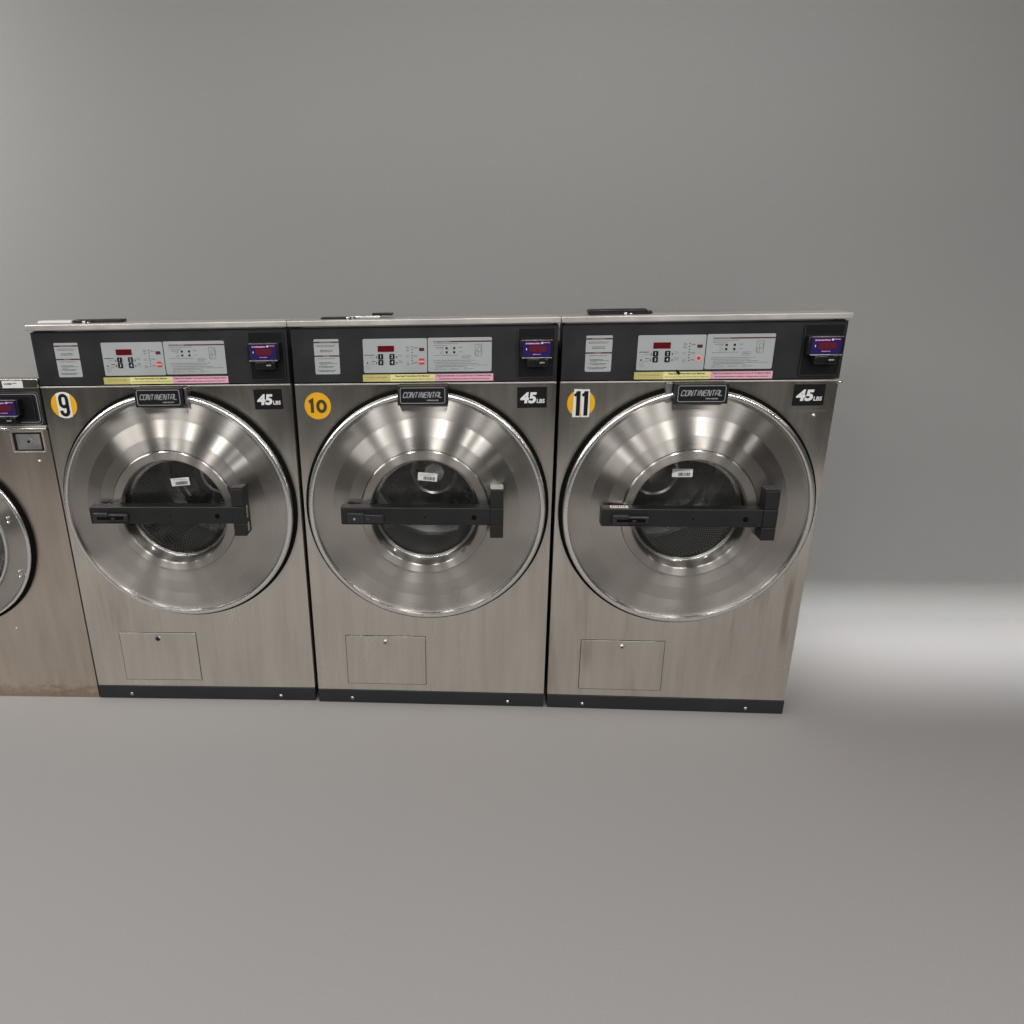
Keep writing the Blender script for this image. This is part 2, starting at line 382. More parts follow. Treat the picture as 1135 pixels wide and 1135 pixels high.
def plate_with_hole(x0, x1, z0, z1, cx, cz, r, k, th=.02, n=96):
    m = MB(); i = m.mi(k); bm = m.bm
    inner = []; outer = []
    for t in range(n):
        a = 2*PI*(t+.5)/n; dx, dz = math.cos(a), math.sin(a)
        inner.append((cx+r*dx, cz+r*dz))
        ts = []
        if dx > 0: ts.append((x1-cx)/dx)
        if dx < 0: ts.append((x0-cx)/dx)
        if dz > 0: ts.append((z1-cz)/dz)
        if dz < 0: ts.append((z0-cz)/dz)
        q = min(ts); outer.append((cx+q*dx, cz+q*dz))
    # snap nearest outer samples to the corners
    for X, Z in ((x0, z0), (x0, z1), (x1, z0), (x1, z1)):
        j = min(range(n), key=lambda q: (outer[q][0]-X)**2 + (outer[q][1]-Z)**2); outer[j] = (X, Z)
    vi = [bm.verts.new((x, 0, z)) for x, z in inner]; vo = [bm.verts.new((x, 0, z)) for x, z in outer]
    vib = [bm.verts.new((x, th, z)) for x, z in inner]; vob = [bm.verts.new((x, th, z)) for x, z in outer]
    for t in range(n):
        u = (t+1) % n
        for q in ((vi[t], vi[u], vo[u], vo[t]), (vo[t], vo[u], vob[u], vob[t]), (vi[u], vi[t], vib[t], vib[u])):
            f = bm.faces.new(q); f.material_index = i
    bmesh.ops.recalc_face_normals(bm, faces=bm.faces[:])
    return m

def reader(root, x0, x1, z0, z1, cx, cz, w, rnd, y=0):
    """card reader: black recess plate with a small blue screen box and a slot lip"""
    m = MB(); m.rrect(x0, x1, z0, z1, y-.004, y, .006, 'plastic'); m.rframe(x0, x1, z0, z1, .003, y-.0055, y-.003, .006, 'fascia')
    cr = m.obj('card_reader', root)
    m = MB(); m.box(cx-w/2-.008, cx+w/2+.009, y-.028, y-.004, cz-.024, cz+.026, 'plastic', .003); m.obj('reader_body', cr)
    m = MB(); m.box(cx-w/2, cx+w/2, y-.0295, y-.028, cz-.021, cz+.022, 'blue')
    m.rrect(cx-w*.26, cx+w*.34, cz-.008, cz+.009, y-.0302, y-.0295, .003, 'redled')
    m.scribble(cx-w*.40, cx+w*.12, cz+.0155, .0045, y-.0303, 'pinkled', rnd); m.disc(cx+w*.19, cz+.0165, .0028, y-.0303, y-.0295, 'white', 12)
    m.scribble(cx+w*.23, cx+w*.46, cz+.0175, .0028, y-.0303, 'pinkled', rnd); m.scribble(cx-w*.13, cx+w*.16, cz-.0145, .0022, y-.0303, 'pinkled', rnd)
    m.box(cx-w*.38, cx-w*.355, y-.0302, y-.0295, cz-.003, cz+.003, 'white'); m.obj('screen', cr)
    m = MB(); m.box(cx-w/2-.002, cx+w/2+.004, y-.031, y-.026, cz+.023, cz+.0252, 'dull', .0006); m.obj('screen_trim', cr)
    m = MB(); m.box(cx-w/2-.002, cx+w/2+.004, y-.036, y-.026, cz-.0255, cz-.0225, 'dull', .0008); m.obj('screen_trim', cr)
    m = MB(); m.box(cx-w*.34, cx+w*.44, y-.034, y-.004, cz-.05, cz-.0258, 'plastic', .004); m.disc(cx+w*.2, cz-.036, .015, y-.037, y-.034, 'plastic', 24, rz=.009)
    m.scribble(cx+w*.12, cx+w*.3, cz-.037, .0040, y-.0373, 'label', rnd, 0); m.obj('card_slot', cr)
    return cr

def washer(loc, rz, label, num, barcode, drumrot, variant):
    rnd = random.Random(num*11)
    root = thing('washing_machine', loc, rz, label, 'washing machine', 'front-loading washing machines standing in a row')
    st = 'steel_stained' if variant == 11 else 'steel'
    # cabinet shell behind the front sheets
    m = MB()
    m.box(-HW+.003, -HW+.006, .02, DEPTH, .0, 1.20, 'cab'); m.box(HW-.006, HW-.003, .02, DEPTH, .0, 1.20, 'cab')
    m.box(-HW+.006, HW-.006, .14, DEPTH-.003, 1.190, 1.195, 'cab'); m.box(-HW+.006, HW-.006, DEPTH-.003, DEPTH, 0, 1.20, 'cab')
    m.box(-HW+.003, -HW+.006, .01, .13, 1.2, 1.262, 'cab'); m.box(HW-.006, HW-.003, .01, .13, 1.2, 1.262, 'cab'); m.box(-HW+.006, HW-.006, .127, .13, 1.195, 1.262, 'cab')
    m.obj('cabinet', root)
    # front sheet
    m = plate_with_hole(-HW, HW, ZK, ZS-.003, 0, DZ, .33, st, .02)
    m.box(-HW, HW, -.0035, 0, ZS-.0075, ZS-.003, 'cap', .001)      # folded bright top edge
    fp = m.obj('front_panel', root)
    # kick plate
    m = MB(); m.box(-HW, HW, -.003, .02, .001, ZK-.001, 'kick', .0015); kp = m.obj('kick_plate', root)
    for sx in (-.269, .266):
        m = MB(); m.disc(sx, .019, .0062, -.005, -.003, 'screw', 20, dome=.003); m.box(sx-.0035, sx+.0035, -.0084, -.0078, .0184, .0196, 'ink'); m.obj('screw', kp)
    # fascia
    m = MB(); m.box(-HW, HW, -.002, .02, ZS, H-.004, 'fascia', .0015); m.obj('control_fascia', root)
    # cap
    m = MB()
    m.box(-.3925, .3925, -.014, .075, H+.001, H+.0185, 'cap', .003)
    m.obj('top_cap', root)
    if variant == 9:
        m = MB(); m.box(-.268, -.115, .03, .068, H+.0195, H+.0280, 'plastic', .003); m.obj('soap_lid', root); m = MB(); m.box(-.375, -.27, .03, .066, H+.019, H+.0265, 'paper', .002); m.obj('soap_tray', root)
    elif variant == 10:
        m = MB(); m.box(-.300, -.20, .02, .06, H+.0195, H+.0235, 'plastic', .001); m.box(-.225, -.125, .03, .06, H+.0195, H+.026, 'rim', .002)
        m.box(-.15, -.09, .03, .06, H+.026, H+.033, 'plastic', .002); m.obj('soap_lid', root)
    else:
        m = MB(); m.box(-.315, -.150, .03, .065, H+.0195, H+.0335, 'plastic', .004); m.box(-.15, -.135, .03, .06, H+.0195, H+.028, 'plastic', .003); m.obj('soap_lid', root)
    lx = {9: -.215, 10: -.215, 11: -.215}[variant]
    m = MB(); m.disc(lx, H+.0225, .0055, -.004, 0, 'screw', 16, dome=.002); m.disc(lx+.014, H+.0215, .004, -.004, 0, 'screw', 16, dome=.002); m.obj('lid_catch', root)
    # notice label
    m = MB(); m.rrect(-.3205, -.2465, 1.1275, 1.2285, -.0026, -.002, .004, 'label')
    lb = m.obj('notice_label', root)
    m = MB(); yy = -.0030
    m.box(-.3203, -.2467, yy, yy+.0003, 1.2175, 1.2215, 'maroon'); m.box(-.3203, -.2467, yy, yy+.0003, 1.1785, 1.1822, 'maroon')
    for z, a, b, kk in ((1.211, .004, .066, 'greyink'), (1.2075, .008, .06, 'greyink'), (1.197, .018, .056, 'ink'), (1.193, .018, .054, 'ink'), (1.173, .01, .06, 'greyink'),
                        (1.1615, .013, .05, 'ink'), (1.1585, .013, .066, 'greyink'), (1.155, .016, .034, 'greyink'), (1.150, .011, .058, 'ink'), (1.147, .018, .052, 'greyink'), (1.139, .008, .062, 'ink'), (1.1355, .012, .054, 'ink')):
        m.scribble(-.3205+a, -.3205+b, z, .0016, yy, kk, rnd)
    m.scribble(-.303, -.266, 1.2195, .0015, yy-.0002, 'label', rnd); m.scribble(-.296, -.276, 1.1803, .0015, yy-.0002, 'label', rnd)
    m.obj('print', lb)
    # control label
    m = MB(); m.rrect(-.1757, .0115, 1.1302, 1.2275, -.0028, -.002, .004, 'label'); cl = m.obj('control_label', root)
    m = MB(); m.rrect(-.1325, -.0845, 1.1905, 1.2075, -.0036, -.0028, .001, 'reddisp'); m.obj('display', cl)
    ks = [(-.1245, 1.1765, '1'), (-.0912, 1.1765, '2'), (-.1245, 1.1600, '3'), (-.0912, 1.1600, '4')]
    for x, z, t in ks:
        m = MB(); m.rrect(x-.0075, x+.0075, z-.0075, z+.0075, -.0038, -.0028, .002, 'ink'); m.text(t, x, z, .0085, -.0041, 'white'); m.obj('button', cl)
    m = MB()
    if variant == 11: m.disc(-.0045, 1.163, .0085, -.0034, -.0028, 'stopw', 24); m.disc(-.0045, 1.163, .0052, -.0040, -.0028, 'stop', 24)
    elif variant == 9: m.disc(-.0045, 1.162, .0088, -.0036, -.0028, 'stop', 24); m.box(-.0125, .0035, -.0040, -.0036, 1.1595, 1.1640, 'stopw')
    else: m.rrect(-.0125, .0030, 1.1535, 1.1705, -.0036, -.0028, .001, 'stop'); m.box(-.0120, .0025, -.0040, -.0036, 1.1595, 1.1640, 'stopw')
    m.obj('stop_button', cl)
    m = MB(); yy = -.0031
    m.rrect(-.0115, .0032, 1.1915, 1.2005, -.0034, -.0028, .0015, 'maroon')
    m.scribble(-.171, -.143, 1.1812, .0026, yy, 'ink', rnd); m.scribble(-.158, -.144, 1.1740, .0013, yy, 'greyink', rnd)
    m.scribble(-.152, -.141, 1.1635, .0022, yy, 'ink', rnd); m.scribble(-.155, -.141, 1.1560, .0015, yy, 'greyink', rnd)
    for x in (-.137, -.0775):
        for z in (1.1745, 1.158): m.box(x-.0012, x+.0012, yy, yy+.0003, z-.0022, z+.0035, 'ink')
    m.disc(-.1637, 1.159, .0024, yy, yy+.0003, 'ink', 16); m.rframe(-.168, -.156, 1.146, 1.153, .0012, yy, yy+.0003, .001, 'greyink'); m.scribble(-.166, -.155, 1.1415, .0012, yy, 'greyink', rnd)
    for z in (1.181, 1.1775, 1.166, 1.1625, 1.159): m.scribble(-.0725, -.062+rnd.uniform(0, .004), z, .0012, yy, 'greyink', rnd)
    for q in range(7): m.disc(-.0322, 1.2035-q*.0078, .0016, yy, yy+.0003, 'ink', 12)
    for z in (1.2, 1.177, 1.1575): m.box(-.0295, -.0155, yy, yy+.0003, z-.0004, z+.0004, 'greyink'); m.scribble(-.026, -.017, z+.0018, .0013, yy, 'greyink', rnd)
    m.rframe(-.049, -.041, 1.1515, 1.1595, .001, yy, yy+.0003, .004, 'greyink'); m.rframe(-.050, -.041, 1.1745, 1.179, .001, yy, yy+.0003, .001, 'greyink')
    for q in range(3): m.box(-.049+q*.0035, -.048+q*.0035, yy, yy+.0003, 1.1985, 1.2055, 'greyink')
    m.box(-.049, -.041, yy, yy+.0003, 1.1925, 1.1945, 'greyink')
    m.obj('print', cl)
    # programme label
    m = MB(); m.rrect(.0140, .1985, 1.1318, 1.2283, -.0028, -.002, .004, 'label'); pl = m.obj('programme_label', root)
    m = MB(); m.box(.031, .1980, -.0032, -.0028, 1.2155, 1.2190, 'maroon'); m.scribble(.033, .078, 1.2173, .0020, -.0034, 'label', rnd)
    for z, a, b in ((1.2115, .03, .10), (1.2060, .03, .07), (1.2005, .037, .060), (1.1955, .048, .06), (1.1885, .052, .06), (1.1845, .049, .06), (1.2005, .103, .113), (1.188, .103, .115), (1.1785, .03, .103),
                    (1.1785, .114, .136), (1.1740, .112, .14), (1.1700, .114, .134), (1.1640, .03, .152), (1.1592, .03, .14), (1.1545, .036, .160), (1.1500, .036, .188), (1.1465, .04, .12), (1.1395, .057, .068), (1.1395, .092, .103), (1.1400, .13, .145)):
        m.scribble(a, b, z, .0014 if z != 1.2005 else .0022, yy, 'greyink', rnd)
    for x in (.0685, .0905):
        for z in (1.1985, 1.1870): m.box(x-.003, x+.003, yy, yy+.0003, z-.003, z+.003, 'ink')
    m.rframe(.150, .170, 1.175, 1.209, .0009, yy, yy+.0003, .003, 'greyink'); m.rframe(.157, .168, 1.187, 1.203, .0008, yy, yy+.0003, .005, 'greyink'); m.rframe(.152, .160, 1.178, 1.191, .0008, yy, yy+.0003, .002, 'greyink')
    m.rframe(.119, .127, 1.137, 1.145, .0009, yy, yy+.0003, .004, 'greyink'); m.rframe(.034, .042, 1.1365, 1.144, .0009, yy, yy+.0003, .003, 'greyink'); m.rframe(.047, .054, 1.137, 1.144, .0012, yy, yy+.0003, .001, 'greyink'); m.rframe(.080, .089, 1.1375, 1.142, .0009, yy, yy+.0003, .001, 'greyink')
    m.obj('print', pl)
    # advice strip
    sx = -.004 if variant == 9 else 0
    m = MB(); m.box(-.1797+sx, -.0978+sx, -.0028, -.002, 1.1045, 1.1252, 'olive'); m.box(-.0978+sx, .0331+sx, -.0028, -.002, 1.1045, 1.1252, 'yellow'); m.box(.0331+sx, .2038+sx, -.0028, -.002, 1.1045, 1.1252, 'pink')
    ad = m.obj('advice_strip', root)
    m = MB(); m.text('Please Supply Pretreat Before Using Machines!', -.033+sx, 1.1197, .0062, -.0031, 'ink', width=.100, bold=.02)
    m.text('Read The Label and Machine Notes for Different Programmes', -.032+sx, 1.1108, .0045, -.0031, 'greyink', width=.122)
    m.text('Thank You For Removing Your Laundry As Soon As The Machine Finishes', .1185+sx, 1.1197, .0062, -.0031, 'purpleink', width=.160, bold=.02)
    m.scribble(.046+sx, .193+sx, 1.1108, .0028, -.0031, 'greyink', rnd)
    m.scribble(-.167+sx, -.108+sx, 1.1165, .0065, -.0030, 'orangeink', rnd)
    if variant == 11: m.box(-.066, -.050, -.0034, -.0030, 1.1205, 1.1275, 'ink', mat=rotp(-.058, 1.124, 45))
    m.obj('print', ad)
    reader(root, .2720, .3785, 1.1115, 1.2525, .3250 if variant != 9 else .320, 1.196, .078, rnd, -.002)
    # badge
    m = MB(); m.box(-.0735, .0735, -.055, .0, 1.0425, 1.0985, 'bar', .002); bd = m.obj('badge', root)
    m = MB(); m.rrect(-.066, .066, 1.0480, 1.0950, -.0562, -.055, .006, 'badge'); m.rframe(-.0655, .0655, 1.0485, 1.0945, .0018, -.0570, -.0560, .006, 'silver'); m.obj('face_plate', bd)
    m = MB(); wordmark(m, 'CONTINENTAL', -.057, .059, 1.0660, 1.0805, .0026, -.0566, 'silver', .28); m.scribble(.012, .046, 1.0575, .0040, -.0566, 'silver', rnd); m.obj('lettering', bd)
    # bracket tab above the badge
    if variant != 10:
        m = MB(); m.box(.0755, .083, -.046, 0, 1.050, 1.0975, 'dull', .001) if variant == 9 else m.box(-.092, -.0755, -.03, 0, 1.045, 1.0985, 'dull', .001); m.obj('hinge_bracket', root)
    # number sticker
    nx, nz, nr = {9: (-.3237, 1.0424, .0405), 10: (-.3213, 1.0333, .0402), 11: (-.3255, 1.0361, .0402)}[variant]
    m = MB(); m.disc(nx, nz, nr, -.0008, 0, 'sticker', 56)
    tl = {9: 0, 10: 0, 11: 0}[variant]
    if variant == 9:
        # white band across the disc, cut to the circle
        import math as _m
        b = bmesh.new(); hw = .0215; pts = []
        for t in range(0, 21):
            x = -hw + 2*hw*t/20; pts.append((x, _m.sqrt(nr**2*.99-x*x)))
        for t in range(0, 21):
            x = hw - 2*hw*t/20; pts.append((x, -_m.sqrt(nr**2*.99-x*x)))
        b.faces.new([b.verts.new((nx+x+.001, -.0012, nz+z)) for x, z in pts]); m._add(b, 'paper')
    if variant == 11:
        m.box(nx-.0225, nx-.0005, -.0014, -.0008, nz-.0405, nz+.0415, 'paper', mat=rotp(nx-.011, nz, 2)); m.box(nx+.0005, nx+.0245, -.0016, -.0008, nz-.0405, nz+.0405, 'paper', mat=rotp(nx+.011, nz, -1.5))
    ns = m.obj('number_sticker', root)
    m = MB()
    if variant == 9:
        g = arc(0, .0195, .0105, .0105, 0, 180, 10) + arc(0, .006, .0105, .0105, 180, 360, 10); tf = lambda p: (nx+.001+p[0]+p[1]*-.0, nz+p[1])
        m.strokes([g], .0105, -.0016, 'ink', tf, closed=(0,)); m.strokes([[(.0105, .0195), (.0105, -.0185)] + arc(0, -.0195, .0105, .0105, 0, -180, 10)[1:] + [(-.0105, -.0165)]], .0105, -.00175, 'ink', tf)
    elif variant == 10:
        tf = lambda p: (nx+p[0], nz+p[1])
        m.strokes([[(-.026, .0115), (-.017, .0170), (-.017, -.0205)]], .0095, -.0014, 'olivedark', tf)
        m.strokes([arc(.0115, -.001, .0115, .0155, 0, 350, 22)], .0095, -.0014, 'olivedark', tf, closed=(0,))
    else:
        tf = lambda p: (nx+p[0], nz+p[1])
        for q in (-.0085, .0140):
            m.box(nx+q-.0058, nx+q+.0058, -.0023, -.0017, nz-.036, nz+.036, 'ink'); m.strokes([[(q-.0110, .0225), (q-.0010, .0325)]], .0075, -.0025, 'ink', tf)
    m.obj('numeral', ns)
    # capacity sign
    cx0, cz0 = {9: (.3155, 1.0540), 10: (.3178, 1.0545), 11: (.3120, 1.0570)}[variant]
    m = MB(); m.box(cx0-.043, cx0+.043, -.0012, 0, cz0-.0305, cz0+.0305, 'plastic', mat=rotp(cx0, cz0, -.6))
    if variant == 11: m.rframe(cx0-.058, cx0+.056, cz0-.046, cz0+.041, .0008, -.0004, 0, .001, 'dull')
    cs = m.obj('capacity_sign', root)
    m = MB(); m.text('45', cx0-.0105, cz0-.001, .033, -.0016, 'white', width=.048, bold=.045, shear=.12); m.text('LBS', cx0+.0255, cz0-.0105, .0120, -.0016, 'white', width=.023, bold=.03, shear=.05); m.obj('lettering', cs)
    # door ------------------------------------------------------------
    D = (0, 0, DZ)
    m = MB(); m.lathe([(.33, -.001), (.377, -.001), (.3785, -.004), (.3775, -.010), (.366, -.012)], 'rubber'); m.obj('door_gasket', root, D)
    prof = [(.366, -.006), (.3672, -.012), (.3680, -.020), (.3672, -.027), (.3640, -.0315), (.3600, -.0334), (.3545, -.0336), (.3526, -.0328), (.3520, -.0265)]
    m = MB(); m.lathe(prof, 'rim')
    door = m.obj('door', root, D); smooth_sharp(door)
    prof = [(.3520, -.0265), (.3505, -.0245), (.3480, -.0252), (.300, -.0300), (.2885, -.0310), (.2865, -.0318), (.2400, -.0470), (.2375, -.0477), (.2340, -.0480), (.204, -.0525), (.1985, -.0530), (.1975, -.050)]
    m = MB(); m.lathe(prof, 'spun'); dd = m.obj('door_skin', door); smooth_sharp(dd, 25)
    prof = [(.1975, -.053), (.1965, -.0585), (.1935, -.0605), (.172, -.0590), (.1690, -.0575), (.1672, -.054), (.1662, -.040), (.1640, -.018), (.1625, -.012)]
    m = MB(); m.lathe(prof, 'spun'); wr = m.obj('window_ring', door); smooth_sharp(wr, 30)
    m = MB()
    for q in range(10):
        a = 2*PI*(q+.35+variant*.13)/10
        b = bmesh.new(); bmesh.ops.create_uvsphere(b, u_segments=10, v_segments=6, radius=.0019)
        for f in b.faces: f.smooth = True
        m._add(b, 'screw', Matrix.Translation((.1600*math.cos(a), -.0155, .1600*math.sin(a))))
    m.lathe([(.1625, -.012), (.1600, -.0095), (.1575, -.0115), (.1555, -.0125), (.1535, -.0110), (.1530, -.006), (.1545, .004), (.160, .02)], 'rim', 120)
    m.obj('inner_ring', door)
    prof = [(.1655, -.036), (.160, -.033), (.156, -.031), (.140, -.027), (.10, -.0235), (.05, -.022), (.0005, -.0215)]
    m = MB(); m.lathe(prof, 'glass', 96); gl = m.obj('window_glass', door)
    # bar code on the glass
    bx, bz, bt = barcode
    m = MB(); w, h = .0295, .0125; mt = rotp(bx, bz-DZ, bt)
    m.box(bx-w, bx+w, -.0262, -.0256, bz-DZ-h, bz-DZ+h, 'paper', mat=mt)
    x = bx-.012 if variant != 9 else bx-.016
    while x < bx+.022:
        ww = rnd.uniform(.0008, .0026); m.box(x, x+ww, -.0266, -.0263, bz-DZ-.0095, bz-DZ+.001, 'ink', mat=mt); x += ww+rnd.uniform(.0008, .0016)
    m.scribble(bx-.022, bx+.020, bz-DZ+.0065, .002, -.0266, 'greyink', rnd)
    m.obj('barcode_label', door)
    # locking bar
    zb0, zb1 = .6890-DZ, .7440-DZ
    m = MB(); m.box(-.2520 if variant != 11 else -.2610, .2000, -.098, -.058, zb0, zb1, 'bar', .003)
    m.disc(.1500, .7140-DZ, .0085, -.0985, -.094, 'rubber', 6); m.disc(.0025, .7145-DZ, .0028, -.0985, -.094, 'rubber', 12)
    m.box(.1800, .1980, -.068, -.050, zb0+.006, zb1-.004, 'bar', .002)
    bar = m.obj('locking_bar', door)
    hx0, hx1 = (-.236, -.128) if variant == 9 else (-.231, -.120) if variant == 10 else (-.231, -.122)
    m = MB()
    if variant == 10:
        m.box(hx0, hx0+.052, -.110, -.097, .697-DZ, .7290-DZ, 'handle', .003); m.box(hx0+.050, hx1, -.107, -.097, .697-DZ, .7235-DZ, 'handle', .003, mat=rotp(-.15, 0, 1.5)); m.disc(hx0+.022, .711-DZ, .0042, -.111, -.109, 'screw', 16, dome=.002)
    else:
        m.box(hx0, hx0+.048, -.112, -.097, .6970-DZ, .7290-DZ, 'handle', .005, 3); m.box(hx0+.03, hx1, -.109, -.097, .699-DZ, .7250-DZ, 'handle', .007, 4)
        m.box(hx0+.012, hx1-.014, -.1125, -.108, .707-DZ, .7165-DZ, 'rubber', .001)
    m.box(hx0+.058, hx0+.068, -.1130 if variant != 10 else -.1080, -.102, .7095-DZ, .7135-DZ, 'reddot')
    m.obj('latch_handle', bar)
    if variant == 11:
        m = MB(); m.box(-.235, -.183, -.090, -.068, zb1, zb1+.0006, 'paper'); 
        for q in range(7): m.box(-.230+q*.006, -.227+q*.006, -.086, -.072, zb1+.0006, zb1+.0009, 'stop' if q % 3 else 'ink')
        m.obj('warning_sticker', bar)
    # hinge block
    m = MB()
    m.box(.1985, .2375, -.101, -.046, .650-DZ, .690-DZ, 'bar', .002); m.box(.1985, .2375, -.102, -.046, .691-DZ, .7440-DZ, 'bar', .002); m.box(.1985, .2370, -.101, -.046, .745-DZ, .800-DZ, 'bar', .002)
    m.box(.1985, .2365, -.095, -.05, .8-DZ, .8035-DZ, 'dull' if variant == 10 else 'bar', .001)
    hb = m.obj('hinge_block', door)
    if variant == 9:
        m = MB(); m.box(.2376, .2380, -.082, -.070, .704-DZ, .742-DZ, 'label'); m.box(.2376, .2380, -.082, -.070, .660-DZ, .688-DZ, 'label')
        for q in range(7): m.box(.2380, .2383, -.078, -.074, .708-DZ+q*.0045, .711-DZ+q*.0045, 'ink')
        m.obj('side_label', hb)
    # drum --------------------------------------------------------------
    m = MB()
    m.lathe([(.1700, .050), (.180, .058), (.215, .068), (.258, .092), (.272, .110), (.275, .13), (.275, .50)], 'perf', 128, uvlen=True)
    m.lathe([(.275, .50), (.268, .512), (.24, .520), (.225, .505), (.20, .495), (.12, .440), (.085, .425), (.075, .428), (.070, .415), (.035, .408), (.0005, .406)], 'drumdark', 96)
    dr = m.obj('drum', root, D); dr.rotation_euler = (0, math.radians(drumrot), 0)
    for q in range(3):
        m = MB(); i = m.mi('perf'); 
        if m.uv is None: m.uv = m.bm.loops.layers.uv.new('UVMap')
        nseg, ny = 12, 10; g = []
        for yi in range(ny+1):
            y = .12 + .375*yi/ny; row = []
            for s_ in range(nseg+1):
                t = -1 + 2*s_/nseg; hgt = .085*(math.cos(t*PI/2)**1.3)*(1 - .25*yi/ny); a = t*.20
                R = .277 - hgt; row.append(m.bm.verts.new((R*math.cos(a), y, R*math.sin(a))))
            g.append(row)
        for yi in range(ny):
            for s_ in range(nseg):
                f = m.bm.faces.new((g[yi][s_], g[yi+1][s_], g[yi+1][s_+1], g[yi][s_+1])); f.smooth = True; f.material_index = i
                for lp, (aa, bb) in zip(f.loops, ((s_, yi), (s_, yi+1), (s_+1, yi+1), (s_+1, yi))): lp[m.uv].uv = (aa*.013, bb*.0375)
        for yi, (row, rev) in enumerate(((g[0], 0), (g[-1], 1))):
            f = m.bm.faces.new(row[::-1] if rev else row); f.material_index = m.mi('drumdark')
        l_ = m.obj('lifter', dr); l_.rotation_euler = (0, math.radians(120*q), 0)
    # access panel --------------------------------------------------------
    ox = {9: .0015, 10: 0, 11: -.004}[variant]
    m = MB(); m.box(-.2815+ox, -.0105+ox, -.0004, -.0001, .0755, .2615, 'rubber'); m.box(-.2797+ox, -.0123+ox, -.0018, -.0004, .0773, .2597, st, .0006)
    ap = m.obj('access_panel', root)
    m = MB(); lx, lz = -.146+ox*1.5, .2385
    m.disc(lx, lz, .0085, -.0045, -.0018, 'screw' if variant != 9 else 'plastic', 24, dome=.003)
    if variant == 9: m.disc(lx+.004, lz+.002, .0065, -.0035, -.0018, 'screw', 24, dome=.002)
    m.disc(lx, lz, .003, -.0080, -.007, 'ink', 12); m.obj('panel_lock', ap)
    if variant == 11:
        m = MB(); m.disc(.3345, .998, .0052, -.002, 0, 'screw', 16, dome=.003); m.obj('screw', root)
        m = MB(); m.disc(.3900, 1.0925, .0055, -.006, .004, 'screw', 16, dome=.003); m.box(.386, .400, .0, .012, 1.089, 1.096, 'screw', .002); m.obj('hook_bolt', root)
    return root

A9 = dict(loc=(-.7877, -.002, 0), rz=.0189); A11 = dict(loc=(.7861, -.0044, 0), rz=-.0090)
washer(A9['loc'], A9['rz'], 'steel washer with the number 9 sticker, beside the lower washer at the photo edge', 9, (.0195, .8035, -5), 15, 9)
washer((0, 0, 0), 0, 'steel washer with the plain amber number 10 sticker, between washers 9 and 11', 10, (.0080, .8195, 5), 62, 10)
washer(A11['loc'], A11['rz'], 'steel washer at the right end with the number 11 sticker and a stained front', 11, (-.0225, .8335, 0), 100, 11)

